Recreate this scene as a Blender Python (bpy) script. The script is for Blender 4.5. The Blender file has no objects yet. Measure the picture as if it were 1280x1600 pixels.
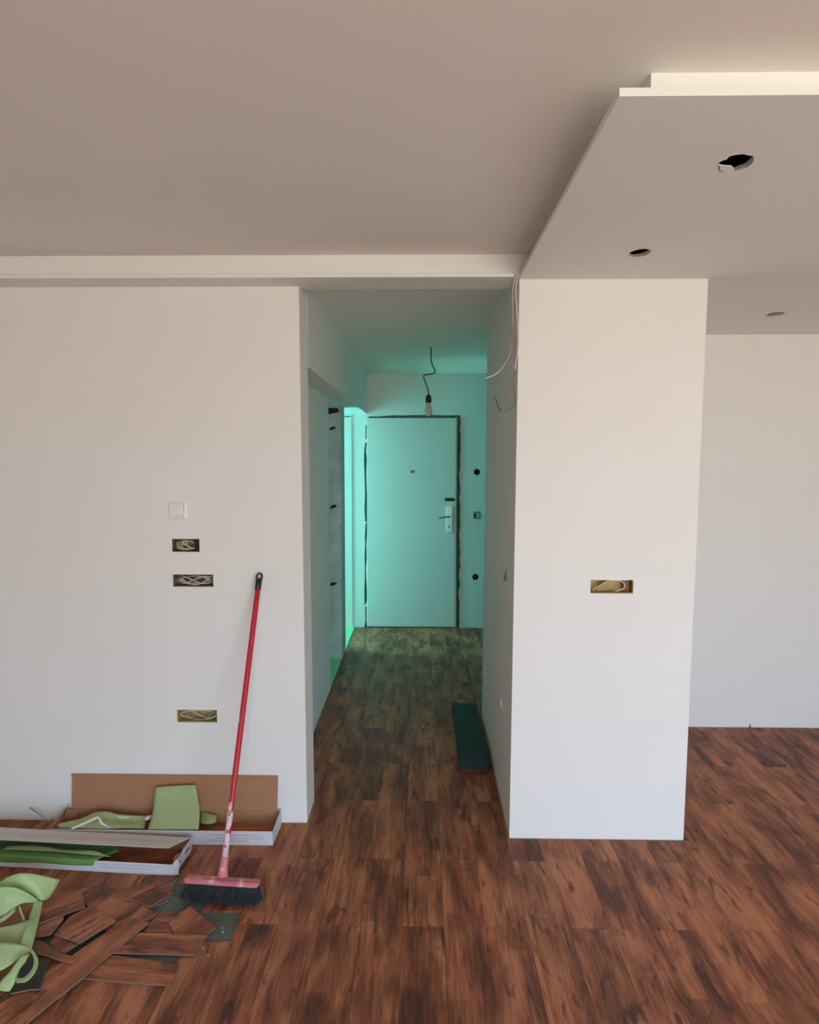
import bpy, bmesh, math, random
import numpy as np
from mathutils import Vector, Matrix
from mathutils.bvhtree import BVHTree
random.seed(7)
S = bpy.context.scene
COL = S.collection

# ------------------------------------------------------------------ camera
F, PITCH, YAW, ROLL, CH = 1036.56, .0819, .0176, -.0016, 1.6651

def ray(px, py):
    a, b = (px-640)/F, -(py-800)/F
    a, b = a*math.cos(ROLL)+b*math.sin(ROLL), -a*math.sin(ROLL)+b*math.cos(ROLL)
    yc = math.cos(PITCH)+b*math.sin(PITCH); z = -math.sin(PITCH)+b*math.cos(PITCH)
    return Vector((a*math.cos(YAW)-yc*math.sin(YAW), a*math.sin(YAW)+yc*math.cos(YAW), z))
def atz(px, py, z=0.):
    q = ray(px, py); return Vector((0, 0, CH))+q*((z-CH)/q.z)
def aty(px, py, y):
    q = ray(px, py); return Vector((0, 0, CH))+q*(y/q.y)
def atx(px, py, x):
    q = ray(px, py); return Vector((0, 0, CH))+q*(x/q.x)

cam = bpy.data.cameras.new('camera'); co = bpy.data.objects.new('camera', cam); COL.objects.link(co)
fw = ray(640, 800).normalized(); rt = (ray(740, 800)-ray(640, 800)).normalized(); up = rt.cross(fw)
M = Matrix((rt, up, -fw)).transposed().to_4x4(); M.translation = (0, 0, CH)
co.matrix_world = M
cam.sensor_fit = 'VERTICAL'; cam.sensor_height = 32.; cam.lens = F/1600*32.; cam.clip_start = .05
S.camera = co

# ------------------------------------------------------------------ world: overcast sky above, warm ground below
W = bpy.data.worlds.new('sky'); S.world = W; W.use_nodes = True
nt = W.node_tree; nt.nodes.clear()
tc = nt.nodes.new('ShaderNodeTexCoord'); sp = nt.nodes.new('ShaderNodeSeparateXYZ')
cr = nt.nodes.new('ShaderNodeValToRGB'); bg = nt.nodes.new('ShaderNodeBackground'); wo = nt.nodes.new('ShaderNodeOutputWorld')
mr = nt.nodes.new('ShaderNodeMapRange'); mr.inputs[1].default_value = -1; mr.inputs[2].default_value = 1
nt.links.new(tc.outputs['Generated'], sp.inputs[0]); nt.links.new(sp.outputs[2], mr.inputs[0])
nt.links.new(mr.outputs[0], cr.inputs[0]); nt.links.new(cr.outputs[0], bg.inputs[0]); nt.links.new(bg.outputs[0], wo.inputs[0])
e = cr.color_ramp.elements
e[0].position = 0; e[0].color = (.80, .73, .64, 1)
e[1].position = .49; e[1].color = (.86, .79, .70, 1)
k = e.new(.515); k.color = (.80, 1.0, 1.20, 1)
k = e.new(.75); k.color = (.74, 1.02, 1.40, 1)
k = e.new(1.); k.color = (.62, .92, 1.45, 1)
bg.inputs[1].default_value = 3.4

def area(name, loc, rot, sx, sy, power, color, portal=False, spread=math.pi):
    l = bpy.data.lights.new(name, 'AREA'); l.shape = 'RECTANGLE'; l.size = sx; l.size_y = sy
    l.energy = power; l.color = color; l.spread = spread
    if portal: l.cycles.is_portal = True
    o = bpy.data.objects.new(name, l); COL.objects.link(o); o.location = loc; o.rotation_euler = rot
    return o
WX0, WX1, WZ0, WZ1, YB = -.2, 3.3, .05, 2.3, -2.3
area('window_portal', ((WX0+WX1)/2, YB-.12, (WZ0+WZ1)/2), (math.pi/2, 0, 0), WX1-WX0, WZ1-WZ0, 1, (1, 1, 1), True)
# daylight behind the green-blue tinted window of the second side room, and the small one of the first
area('tinted_window_light', (-2.33, 5.98, 1.30), (0, -math.pi/2, 0), 1.5, .55, 25, (.25, .98, .97))
area('tinted_window_light_small', (-2.3, 4.7, 1.35), (0, -math.pi/2, 0), 1.0, .7, 2.2, (.30, 1., .85))
#area('tinted_hall_window_light', (1.93, 5.4, 1.35), (0, math.pi/2, 0), 1.1, .9, 9, (.20, 1., .88))

S.view_settings.view_transform = 'Standard'; S.view_settings.look = 'None'
S.view_settings.gamma = 1; S.view_settings.use_curve_mapping = False
S.view_settings.exposure = 1.36
S.cycles.max_bounces = 10; S.cycles.diffuse_bounces = 8

# ------------------------------------------------------------------ materials
def mat(name):
    m = bpy.data.materials.new(name); m.use_nodes = True
    return m, m.node_tree, m.node_tree.nodes['Principled BSDF']
def N(t, kind, **kw):
    n = t.nodes.new(kind)
    for k, v in kw.items(): setattr(n, k, v)
    return n
def simple(name, col, rough=.6, metal=0., var=.08, scale=30., bump=.0, trans=0.):
    m, t, b = mat(name); c = N(t, 'ShaderNodeTexCoord'); n = N(t, 'ShaderNodeTexNoise'); n.inputs['Scale'].default_value = scale
    n.inputs['Detail'].default_value = 4
    r = N(t, 'ShaderNodeValToRGB'); t.links.new(c.outputs['Object'], n.inputs['Vector']); t.links.new(n.outputs[0], r.inputs[0])
    r.color_ramp.elements[0].position = .3; r.color_ramp.elements[1].position = .7
    r.color_ramp.elements[0].color = tuple(x*(1-var) for x in col)+(1,); r.color_ramp.elements[1].color = tuple(min(1, x*(1+var)) for x in col)+(1,)
    t.links.new(r.outputs[0], b.inputs['Base Color']); b.inputs['Roughness'].default_value = rough; b.inputs['Metallic'].default_value = metal
    if bump:
        bn = N(t, 'ShaderNodeBump'); bn.inputs['Strength'].default_value = bump; bn.inputs['Distance'].default_value = .002
        t.links.new(n.outputs[0], bn.inputs['Height']); t.links.new(bn.outputs[0], b.inputs['Normal'])
    return m
def plaster(name, col, rough=.75):
    m, t, b = mat(name); c = N(t, 'ShaderNodeTexCoord')
    n = N(t, 'ShaderNodeTexNoise'); n.inputs['Scale'].default_value = 1.6; n.inputs['Detail'].default_value = 3
    r = N(t, 'ShaderNodeValToRGB'); e = r.color_ramp.elements; e[0].position = .3; e[1].position = .7
    e[0].color = tuple(x*.975 for x in col)+(1,); e[1].color = tuple(col)+(1,)
    t.links.new(c.outputs['Object'], n.inputs['Vector']); t.links.new(n.outputs[0], r.inputs[0]); t.links.new(r.outputs[0], b.inputs['Base Color'])
    n2 = N(t, 'ShaderNodeTexNoise'); n2.inputs['Scale'].default_value = 55; n2.inputs['Detail'].default_value = 3
    bn = N(t, 'ShaderNodeBump'); bn.inputs['Strength'].default_value = .06; bn.inputs['Distance'].default_value = .003
    t.links.new(c.outputs['Object'], n2.inputs['Vector']); t.links.new(n2.outputs[0], bn.inputs['Height']); t.links.new(bn.outputs[0], b.inputs['Normal'])
    b.inputs['Roughness'].default_value = rough; b.inputs['Specular IOR Level'].default_value = .2
    return m
WHITE = plaster('white_wall_paint', (.80, .79, .755))
CEILM = plaster('ceiling_paint', (.80, .765, .715))
HALLM = plaster('hall_wall_paint', (.70, .71, .69))
ROOMM = plaster('side_room_plaster', (.62, .66, .62))

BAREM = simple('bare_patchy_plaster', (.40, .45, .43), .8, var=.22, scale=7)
def wood(name, back=False):
    m, t, b = mat(name); L = t.links.new
    c = N(t, 'ShaderNodeTexCoord'); oi = N(t, 'ShaderNodeObjectInfo')
    mul = N(t, 'ShaderNodeVectorMath', operation='SCALE'); mul.inputs[0].default_value = (37., 53., 71.)
    L(oi.outputs['Random'], mul.inputs['Scale'])
    add = N(t, 'ShaderNodeVectorMath', operation='ADD'); L(c.outputs['Object'], add.inputs[0]); L(mul.outputs[0], add.inputs[1])
    def noise(sx, sy, detail, rough=.6, dist=0.):
        mp = N(t, 'ShaderNodeMapping'); mp.inputs['Scale'].default_value = (sx, sy, 3.); L(add.outputs[0], mp.inputs[0])
        n = N(t, 'ShaderNodeTexNoise'); n.inputs['Scale'].default_value = 1; n.inputs['Detail'].default_value = detail
        n.inputs['Roughness'].default_value = rough; n.inputs['Distortion'].default_value = dist
        L(mp.outputs[0], n.inputs['Vector']); return n.outputs[0]
    big = noise(13, 3.0, 4, .55, .6); fine = noise(120, 5, 5, .65, .3); knot = noise(24, 5.5, 3, .55, 1.2)
    # parquet-like strips printed inside each plank
    sx = N(t, 'ShaderNodeSeparateXYZ'); L(c.outputs['Object'], sx.inputs[0])
    def snap(sock, size, off):
        a = N(t, 'ShaderNodeMath', operation='MULTIPLY_ADD'); L(sock, a.inputs[0]); a.inputs[1].default_value = 1/size
        if off is None: a.inputs[2].default_value = .5
        else: L(off, a.inputs[2])
        f = N(t, 'ShaderNodeMath', operation='FLOOR'); L(a.outputs[0], f.inputs[0]); return f.outputs[0]
    fx = snap(sx.outputs[0], .074, oi.outputs['Random'])
    o2 = N(t, 'ShaderNodeMath', operation='MULTIPLY_ADD'); L(fx, o2.inputs[0]); o2.inputs[1].default_value = .37; L(oi.outputs['Random'], o2.inputs[2])
    fy = snap(sx.outputs[1], .43, o2.outputs[0])
    cb = N(t, 'ShaderNodeCombineXYZ'); L(fx, cb.inputs[0]); L(fy, cb.inputs[1]); L(oi.outputs['Random'], cb.inputs[2])
    wn = N(t, 'ShaderNodeTexWhiteNoise', noise_dimensions='3D'); L(cb.outputs[0], wn.inputs[0])
    # weighted sum
    def madd(a, k, bsock):
        n = N(t, 'ShaderNodeMath', operation='MULTIPLY_ADD'); L(a, n.inputs[0]); n.inputs[1].default_value = k
        if isinstance(bsock, float): n.inputs[2].default_value = bsock
        else: L(bsock, n.inputs[2])
        return n.outputs[0]
    s = madd(big, 1.15, -.46); s = madd(fine, .72, s); s = madd(wn.outputs[0], .18, s); s = madd(oi.outputs['Random'], .17, s); 
    r = N(t, 'ShaderNodeValToRGB'); e = r.color_ramp.elements; L(s, r.inputs[0])
    e[0].position = .22; e[0].color = (.056, .0200, .0145, 1)
    e[1].position = .86; e[1].color = (.45, .172, .076, 1)
    k = e.new(.45); k.color = (.140, .0450, .0235, 1)
    k = e.new(.62); k.color = (.252, .0840, .0385, 1)
    kr = N(t, 'ShaderNodeValToRGB'); ke = kr.color_ramp.elements; L(knot, kr.inputs[0])
    ke[0].position = .31; ke[0].color = (1, 1, 1, 1); ke[1].position = .43; ke[1].color = (0, 0, 0, 1)
    mx = N(t, 'ShaderNodeMix', data_type='RGBA'); mx.inputs['B'].default_value = (.040, .018, .013, 1)
    km = N(t, 'ShaderNodeMath', operation='MULTIPLY'); L(kr.outputs[0], km.inputs[0]); km.inputs[1].default_value = .75
    L(km.outputs[0], mx.inputs['Factor']); L(r.outputs[0], mx.inputs['A'])
    L(mx.outputs['Result'], b.inputs['Base Color'])
    b.inputs['Roughness'].default_value = .5; b.inputs['Specular IOR Level'].default_value = .3
    bn = N(t, 'ShaderNodeBump'); bn.inputs['Strength'].default_value = .25; bn.inputs['Distance'].default_value = .001
    L(fine, bn.inputs['Height']); L(bn.outputs[0], b.inputs['Normal'])
    return m
WOOD = wood('vinyl_plank_wood')
EDGE = simple('plank_core', (.20, .145, .11), .7)
BACK = simple('plank_backing', (.018, .022, .018), .6)
SUB = simple('levelled_screed', (.105, .120, .105), .85, var=.3, scale=9, bump=.4)
CARD = simple('brown_cardboard', (.37, .185, .095), .85, var=.05, scale=12)
WCARD = simple('white_printed_cardboard', (.60, .615, .65), .6, var=.05, scale=18)
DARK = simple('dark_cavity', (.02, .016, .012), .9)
MORTAR = simple('rough_mortar', (.13, .155, .12), .95, var=.4, scale=40, bump=1.)
GREYP = simple('white_plastic', (.86, .84, .81), .35, var=.01)
STEEL = simple('brushed_steel', (.75, .75, .73), .35, .8, .03)
BLACKP = simple('black_plastic', (.015, .015, .017), .4)
YEL = simple('yellow_box_plastic', (.42, .30, .075), .6, var=.2, scale=25)
OLIVE = simple('dusty_olive_plastic', (.17, .135, .06), .8, var=.45, scale=28)
CAB = simple('cream_cable', (.60, .56, .46), .45, var=.05)
GCAB = simple('grey_cable', (.24, .23, .20), .5, var=.05)
BRIS = simple('dark_bristle', (.018, .024, .030), .6, var=.5, scale=60)
DGRN = simple('dark_green_carton', (.012, .034, .034), .7, var=.1, scale=6)
BULB = simple('frosted_bulb', (.62, .58, .54), .3, var=.02)
SCREED = simple('pale_green_floor', (.22, .55, .30), .6, var=.06, scale=6)
DUST = simple('plaster_dust', (.32, .31, .28), .9, var=.2)

def foam(name, col, tr=.45):
    m, t, b = mat(name); t.nodes.remove(b); L = t.links.new
    c = N(t, 'ShaderNodeTexCoord'); n = N(t, 'ShaderNodeTexNoise'); n.inputs['Scale'].default_value = 9
    r = N(t, 'ShaderNodeValToRGB'); L(c.outputs['Object'], n.inputs['Vector']); L(n.outputs[0], r.inputs[0])
    r.color_ramp.elements[0].color = tuple(x*.88 for x in col)+(1,); r.color_ramp.elements[1].color = tuple(x*1.08 for x in col)+(1,)
    d = N(t, 'ShaderNodeBsdfPrincipled'); d.inputs['Roughness'].default_value = .45; tr_ = N(t, 'ShaderNodeBsdfTranslucent')
    L(r.outputs[0], d.inputs['Base Color']); L(r.outputs[0], tr_.inputs[0])
    ms = N(t, 'ShaderNodeMixShader'); ms.inputs[0].default_value = tr; L(d.outputs[0], ms.inputs[1]); L(tr_.outputs[0], ms.inputs[2])
    L(ms.outputs[0], t.nodes['Material Output'].inputs[0])
    return m
FOAM = foam('light_green_foil', (.66, .84, .46))
FOAM2 = foam('olive_green_foil', (.50, .60, .30), .3)
FOAMD = foam('deep_green_foil', (.20, .42, .13), .35)
WFOIL = simple('white_strip_paper', (.66, .80, .72), .5)

def handle_mat():
    m, t, b = mat('red_tube_paint_spattered'); L = t.links.new
    c = N(t, 'ShaderNodeTexCoord'); s = N(t, 'ShaderNodeSeparateXYZ'); L(c.outputs['Object'], s.inputs[0])
    mp = N(t, 'ShaderNodeMapping'); mp.inputs['Scale'].default_value = (40, 40, 16); L(c.outputs['Object'], mp.inputs[0])
    n = N(t, 'ShaderNodeTexNoise'); n.inputs['Scale'].default_value = 1.8; n.inputs['Detail'].default_value = 4; L(mp.outputs[0], n.inputs[0])
    # more spatter near the head (object z = 0 is the head end)
    mr = N(t, 'ShaderNodeMapRange'); L(s.outputs[2], mr.inputs[0])
    mr.inputs[1].default_value = .0; mr.inputs[2].default_value = .42; mr.inputs[3].default_value = .20; mr.inputs[4].default_value = -.17
    a = N(t, 'ShaderNodeMath', operation='ADD'); L(n.outputs[0], a.inputs[0]); L(mr.outputs[0], a.inputs[1])
    g = N(t, 'ShaderNodeMath', operation='GREATER_THAN'); L(a.outputs[0], g.inputs[0]); g.inputs[1].default_value = .535
    mx = N(t, 'ShaderNodeMix', data_type='RGBA'); mx.inputs['A'].default_value = (.50, .012, .028, 1); mx.inputs['B'].default_value = (.66, .52, .54, 1)
    L(g.outputs[0], mx.inputs['Factor']); L(mx.outputs['Result'], b.inputs['Base Color']); b.inputs['Roughness'].default_value = .4
    return m
REDT = handle_mat()
def head_mat():
    m, t, b = mat('dusty_red_plastic'); L = t.links.new
    c = N(t, 'ShaderNodeTexCoord'); n = N(t, 'ShaderNodeTexNoise'); n.inputs['Scale'].default_value = 22; n.inputs['Detail'].default_value = 5
    L(c.outputs['Object'], n.inputs[0]); r = N(t, 'ShaderNodeValToRGB'); L(n.outputs[0], r.inputs[0]); e = r.color_ramp.elements
    e[0].position = .38; e[0].color = (.56, .14, .15, 1); e[1].position = .66; e[1].color = (.78, .60, .56, 1)
    k = e.new(.56); k.color = (.62, .22, .23, 1)
    L(r.outputs[0], b.inputs['Base Color']); b.inputs['Roughness'].default_value = .55
    return m
REDH = head_mat()
def print_mat(name, base, ink, bands, sx=150., thr=.48):
    """cardboard with rows of small illegible print; bands = (centre y, half height, x0, x1) in object space"""
    m, t, b = mat(name); L = t.links.new
    c = N(t, 'ShaderNodeTexCoord'); s = N(t, 'ShaderNodeSeparateXYZ'); L(c.outputs['Object'], s.inputs[0])
    mp = N(t, 'ShaderNodeMapping'); mp.inputs['Scale'].default_value = (sx, 260, 260); L(c.outputs['Object'], mp.inputs[0])
    n = N(t, 'ShaderNodeTexNoise'); n.inputs['Scale'].default_value = 1; n.inputs['Detail'].default_value = 1; L(mp.outputs[0], n.inputs[0])
    g = N(t, 'ShaderNodeMath', operation='GREATER_THAN'); L(n.outputs[0], g.inputs[0]); g.inputs[1].default_value = thr
    tot = None
    def M2(op, a, bb):
        q = N(t, 'ShaderNodeMath', operation=op)
        for i, v in enumerate((a, bb)):
            if isinstance(v, (int, float)): q.inputs[i].default_value = v
            else: L(v, q.inputs[i])
        return q.outputs[0]
    for (yc, hh, x0, x1, ax) in bands:
        d = M2('ABSOLUTE', M2('SUBTRACT', s.outputs[ax], yc), 0)
        k = M2('MULTIPLY', M2('LESS_THAN', d, hh), M2('MULTIPLY', M2('GREATER_THAN', s.outputs[0], x0), M2('LESS_THAN', s.outputs[0], x1)))
        tot = k if tot is None else M2('MAXIMUM', tot, k)
    f = M2('MULTIPLY', M2('MULTIPLY', tot, g.outputs[0]), .6)
    mx = N(t, 'ShaderNodeMix', data_type='RGBA'); mx.inputs['A'].default_value = base+(1,); mx.inputs['B'].default_value = ink+(1,)
    L(f, mx.inputs['Factor']); L(mx.outputs['Result'], b.inputs['Base Color']); b.inputs['Roughness'].default_value = .6
    return m
LIDP = print_mat('beige_lid_with_faint_print', (.60, .55, .50), (.20, .18, .18), [(-.062, .0045, -.86, -.08, 1), (-.085, .0045, -.70, -.27, 1)])
FRNP = print_mat('white_side_with_faint_print', (.60, .615, .65), (.30, .30, .42), [(.022, .004, -.9, -.60, 2), (.034, .003, -.32, -.05, 2), (.022, .003, -.30, -.08, 2), (.034, .003, -.9, -.66, 2)])
FRNP1 = print_mat('white_front_with_faint_print', (.60, .615, .65), (.30, .30, .42), [(.044, .0035, -.28, -.06, 2), (.030, .0035, -.26, -.04, 2), (.018, .0035, -.28, -.1, 2), (.034, .0035, -.5, -.36, 2)])

# ------------------------------------------------------------------ mesh helpers
def link(name, me, m=None, parent=None, label=None, cat=None, group=None, kind=None, loc=None):
    o = bpy.data.objects.new(name, me); COL.objects.link(o)
    if m is not None and me is not None:
        for q in (m if isinstance(m, (list, tuple)) else [m]): me.materials.append(q)
    if parent: o.parent = parent
    if loc is not None: o.location = loc
    for k, v in (('label', label), ('category', cat), ('group', group), ('kind', kind)):
        if v: o[k] = v
    return o
def pyd(verts, faces):
    me = bpy.data.meshes.new('m'); me.from_pydata([tuple(v) for v in verts], [], faces)
    bm = bmesh.new(); bm.from_mesh(me); bmesh.ops.recalc_face_normals(bm, faces=bm.faces); bm.to_mesh(me); bm.free()
    return me
def shade(me, smooth=True):
    for p in me.polygons: p.use_smooth = smooth
    return me
BF = [(0, 1, 3, 2), (4, 6, 7, 5), (0, 4, 5, 1), (2, 3, 7, 6), (0, 2, 6, 4), (1, 5, 7, 3)]
def boxm(lo, hi, bev=0., seg=2):
    me = pyd([(x, y, z) for x in (lo[0], hi[0]) for y in (lo[1], hi[1]) for z in (lo[2], hi[2])], BF)
    if bev:
        bm = bmesh.new(); bm.from_mesh(me); bmesh.ops.bevel(bm, geom=bm.edges, offset=bev, segments=seg, affect='EDGES', profile=.5)
        bm.to_mesh(me); bm.free()
    return me
def prismm(poly, d):
    """poly: list of 3D points (planar-ish); d: extrusion vector"""
    n = len(poly); d = Vector(d); P = [Vector(p) for p in poly]
    return pyd(P+[p+d for p in P], [tuple(range(n)), tuple(range(2*n-1, n-1, -1))]+[(i, (i+1) % n, n+(i+1) % n, n+i) for i in range(n)])
def joinm(*ms):
    bm = bmesh.new()
    for m in ms: bm.from_mesh(m)
    me = bpy.data.meshes.new('j'); bm.to_mesh(me); bm.free(); return me
def catmull(P, k=6):
    P = [Vector(p) for p in P]; Q = [P[0]*2-P[1]]+P+[P[-1]*2-P[-2]]; out = []
    for i in range(1, len(Q)-2):
        a, b, c, d = Q[i-1:i+3]
        for j in range(k):
            t = j/k; out.append(.5*((2*b)+(c-a)*t+(2*a-5*b+4*c-d)*t*t+(3*b-a-3*c+d)*t**3))
    return out+[P[-1]]
def tubem(P, r, n=8, k=6, smooth=True):
    P = catmull(P, k) if k > 1 else [Vector(p) for p in P]
    if not isinstance(r, (list, tuple)): r = [r]*len(P)
    elif len(r) != len(P): r = [float(np.interp(i/(len(P)-1), np.linspace(0, 1, len(r)), r)) for i in range(len(P))]
    V, Fc = [], []; nrm = None
    for i, p in enumerate(P):
        t = (P[min(i+1, len(P)-1)]-P[max(i-1, 0)]).normalized()
        if nrm is None: nrm = t.orthogonal().normalized()
        nrm = (nrm-t*nrm.dot(t)).normalized(); b = t.cross(nrm)
        for j in range(n):
            a = 2*math.pi*j/n; V.append(p+(nrm*math.cos(a)+b*math.sin(a))*r[i])
    for i in range(len(P)-1):
        for j in range(n): Fc.append((i*n+j, i*n+(j+1) % n, (i+1)*n+(j+1) % n, (i+1)*n+j))
    Fc += [tuple(range(n)), tuple(range(len(V)-1, len(V)-n-1, -1))]
    return shade(pyd(V, Fc), smooth)
def lathem(prof, n=20, axis='z'):
    V, Fc = [], []
    for r, z in prof:
        for j in range(n):
            a = 2*math.pi*j/n; x, y = r*math.cos(a), r*math.sin(a)
            V.append((x, y, z) if axis == 'z' else (x, -z, y))
    for i in range(len(prof)-1):
        for j in range(n): Fc.append((i*n+j, i*n+(j+1) % n, (i+1)*n+(j+1) % n, (i+1)*n+j))
    Fc += [tuple(range(n)), tuple(range(len(V)-1, len(V)-n-1, -1))]
    return shade(pyd(V, Fc))
def cut(o, cutters):
    """subtract meshes from object o (applied)"""
    tmp = []
    for c in cutters:
        k = bpy.data.objects.new('cutter', c); COL.objects.link(k); tmp.append(k)
        k.parent = o.parent; k.location = o.location; k.rotation_euler = o.rotation_euler
        md = o.modifiers.new('b', 'BOOLEAN'); md.object = k; md.operation = 'DIFFERENCE'; md.solver = 'EXACT'
    dg = bpy.context.evaluated_depsgraph_get(); dg.update()
    me = bpy.data.meshes.new_from_object(o.evaluated_get(dg)); o.modifiers.clear(); o.data = me
    for k in tmp: bpy.data.objects.remove(k)
def sheetm(rows, sub=4):
    """rows of 3D points -> smooth grid (catmull both ways)"""
    R = [catmull(r, sub) for r in rows]; C = list(zip(*R)); C = [catmull(c, sub) for c in C]
    nu, nv = len(C), len(C[0]); V = [p for c in C for p in c]
    me = pyd(V, [(i*nv+j, i*nv+j+1, (i+1)*nv+j+1, (i+1)*nv+j) for i in range(nu-1) for j in range(nv-1)])
    return shade(me)
def thicken(o, t=.0012):
    md = o.modifiers.new('s', 'SOLIDIFY'); md.thickness = t; md.offset = 0
    dg = bpy.context.evaluated_depsgraph_get(); dg.update()
    me = bpy.data.meshes.new_from_object(o.evaluated_get(dg)); o.modifiers.clear(); o.data = me
    return o
def empty(name, loc, label=None, cat=None, group=None, kind=None):
    o = bpy.data.objects.new(name, None); COL.objects.link(o); o.location = loc; o.empty_display_size = .1
    for k, v in (('label', label), ('category', cat), ('group', group), ('kind', kind)):
        if v: o[k] = v
    return o
def recentre(o):
    """move a top-level mesh's origin to its base centre"""
    me = o.data; vs = [v.co for v in me.vertices]
    c = Vector((sum(v.x for v in vs)/len(vs), sum(v.y for v in vs)/len(vs), min(v.z for v in vs)))
    me.transform(Matrix.Translation(-c)); o.location = c; return o
ST = 'structure'

# ------------------------------------------------------------------ room dimensions
D1, YA, L1, L2 = 2.9007, 3.1023, -.5208, -.651
R1, R2, D2, D3, D5, D4 = .3974, 1.161, 2.7967, 4.1296, 4.0337, 6.417
ZB, ZC, ZH, ZL = 2.394, 2.49, 2.4685, 2.083
XW0, XW1 = -3.2, 3.5
PG = .006                                         # expansion gap between planks and walls

# floor slab and planks
floor = link('floor', boxm((XW0-.1, YB-.1, -.15), (XW1+.1, D4+.2, -.0045)), SUB, kind=ST)
PW, PL, PX0 = .148, .868, .0854
pm = boxm((-PW/2+.0004, -PL/2+.0004, -.0044), (PW/2-.0004, PL/2-.0004, 0)); pm.materials.append(WOOD)
HOLE = {-6: (2.15, 2.30), -7: (2.03, 2.46), -8: (1.97, 2.50)}
def regions(k, x0, x1):
    """laid-floor rectangles (y0, y1, xa, xb) of one plank column"""
    if k <= -6:
        if k < -13: return [(YB, D1-PG, x0, x1)]
        h = HOLE.get(k, (1.95, 2.33)); return [(YB, h[0], x0, x1), (h[1], D1-PG, x0, x1)]
    if k == -5: return [(YB, D1-PG, x0, x1), (D1-PG, YA+PG, L1+PG, x1), (YA+PG, D4-PG, L2+PG, x1)]
    if k <= 1: return [(YB, D4-PG, x0, x1)]
    if k == 2: return [(YB, D2-PG, x0, x1), (D2-PG, D3+PG, x0, R1-PG), (D3+PG, D4-PG, x0, x1)]
    if k <= 6: return [(YB, D2-PG, x0, x1), (D3+PG, D4-PG, x0, x1)]
    if k == 7: return [(YB, D2-PG, x0, x1), (D2-PG, D5-PG, R2+PG, x1), (D3+PG, D4-PG, x0, x1)]
    if k <= 11: return [(YB, D5-PG, x0, x1), (D3+PG, D4-PG, x0, x1)]
    return [(YB, D5-PG, x0, x1)]
nplank = 0; far_m = []
for k in range(-21, 24):
    x0, x1 = PX0+PW*k, PX0+PW*(k+1)
    off = 2.63 if k % 2 == 0 else 2.235
    for n in range(-7, 6):
        ya, yb = off+n*PL, off+(n+1)*PL
        rs = [(max(ya, a), min(yb, b), c, d) for a, b, c, d in regions(k, x0, x1) if min(yb, b)-max(ya, a) > .004]
        if not rs: continue
        if yb < .72: far_m += [((c, a), (d, b)) for a, b, c, d in rs]; continue
        cx, cy = (x0+x1)/2, (ya+yb)/2
        # pieces of one plank that touch stay one object, pieces apart (cut out by a wall or the bare patch) are two
        groups = []
        for r_ in rs:
            if groups and abs(groups[-1][-1][1]-r_[0]) < 1e-6: groups[-1].append(r_)
            else: groups.append([r_])
        for gr in groups:
            if len(gr) == 1 and abs(gr[0][0]-ya) < 1e-6 and abs(gr[0][1]-yb) < 1e-6 and abs(gr[0][3]-gr[0][2]-PW) < 1e-6:
                link('plank', pm, None, floor, loc=(cx, cy, 0))
            else:
                ms = []
                for q, (a, b, c, d) in enumerate(gr):
                    e0 = .0004 if q == 0 else 0; e1 = .0004 if q == len(gr)-1 else 0
                    ms.append(boxm((c-cx+.0004, a-cy+e0, -.0044), (d-cx-.0004, b-cy-e1, 0)))
                link('plank', joinm(*ms) if len(ms) > 1 else ms[0], WOOD, floor, loc=(cx, cy, 0))
            nplank += 1
print('planks', nplank)
if far_m:
    V, Fc = [], []
    for (a, b), (c, d) in far_m:
        i = len(V); V += [(x, y, z) for x in (a+.0004, c-.0004) for y in (b+.0004, d-.0004) for z in (-.0044, 0)]
        Fc += [tuple(i+q for q in f) for f in BF]
    link('plank', pyd(V, Fc), WOOD, floor, kind='stuff')

# ------------------------------------------------------------------ walls
# left front wall block (right end follows the slightly leaning corner)
xt, xb_ = aty(467, 449, D1).x, aty(480, 1283, D1).x
def block(xl, xr_b, xr_t, y0, y1, z0, z1, xl_t=None):
    xl_t = xl if xl_t is None else xl_t
    return pyd([(xl, y0, z0), (xr_b, y0, z0), (xr_b, y1, z0), (xl, y1, z0), (xl_t, y0, z1), (xr_t, y0, z1), (xr_t, y1, z1), (xl_t, y1, z1)],
               [(0, 3, 2, 1), (4, 5, 6, 7), (0, 1, 5, 4), (1, 2, 6, 5), (2, 3, 7, 6), (3, 0, 4, 7)])
wl = link('wall_front', block(XW0, xb_, xt, D1, YA, -.0045, ZB), WHITE, kind=ST)
def rect_at(px0, py0, px1, py1, y, jag=0.):
    a, b = aty(px0, py0, y), aty(px1, py1, y); x0, x1, z1, z0 = a.x, b.x, a.z, b.z
    return x0, x1, z0, z1
EL = [('a', 268.5, 842, 312, 862.5, D1), ('b', 270, 897.5, 333.5, 917, D1), ('c', 276.5, 1109, 339.5, 1129, D1), ('d', 923, 906, 989.5, 927.5, D2)]
ER = {k: rect_at(a, b, c, d, y) for k, a, b, c, d, y in EL}
def hole(k, y): x0, x1, z0, z1 = ER[k]; return boxm((x0, y-.02, z0), (x1, y+.055, z1))
def rrect(k, y):
    x0, x1, z0, z1 = ER[k]; r = .004
    P = [(x0+r, z0), (x1-r, z0), (x1, z0+r), (x1, z1-r*2), (x1-r, z1+.001), (x1-.028, z1+.001), (x1-.031, z1-.002), (x0+r, z1), (x0, z1-r), (x0, z0+r)]
    return prismm([(x, y-.02, z) for x, z in P], (0, .075, 0))
cut(wl, [hole('a', D1), hole('b', D1), hole('c', D1)])
pil = link('wall_pillar', block(aty(796, 1310, D2).x, aty(1068, 1310, D2).x, aty(1107, 435, D2).x, D2, D3, -.0045, ZB, aty(812, 435, D2).x), WHITE, kind=ST)
cut(pil, [rrect('d', D2)])
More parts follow.
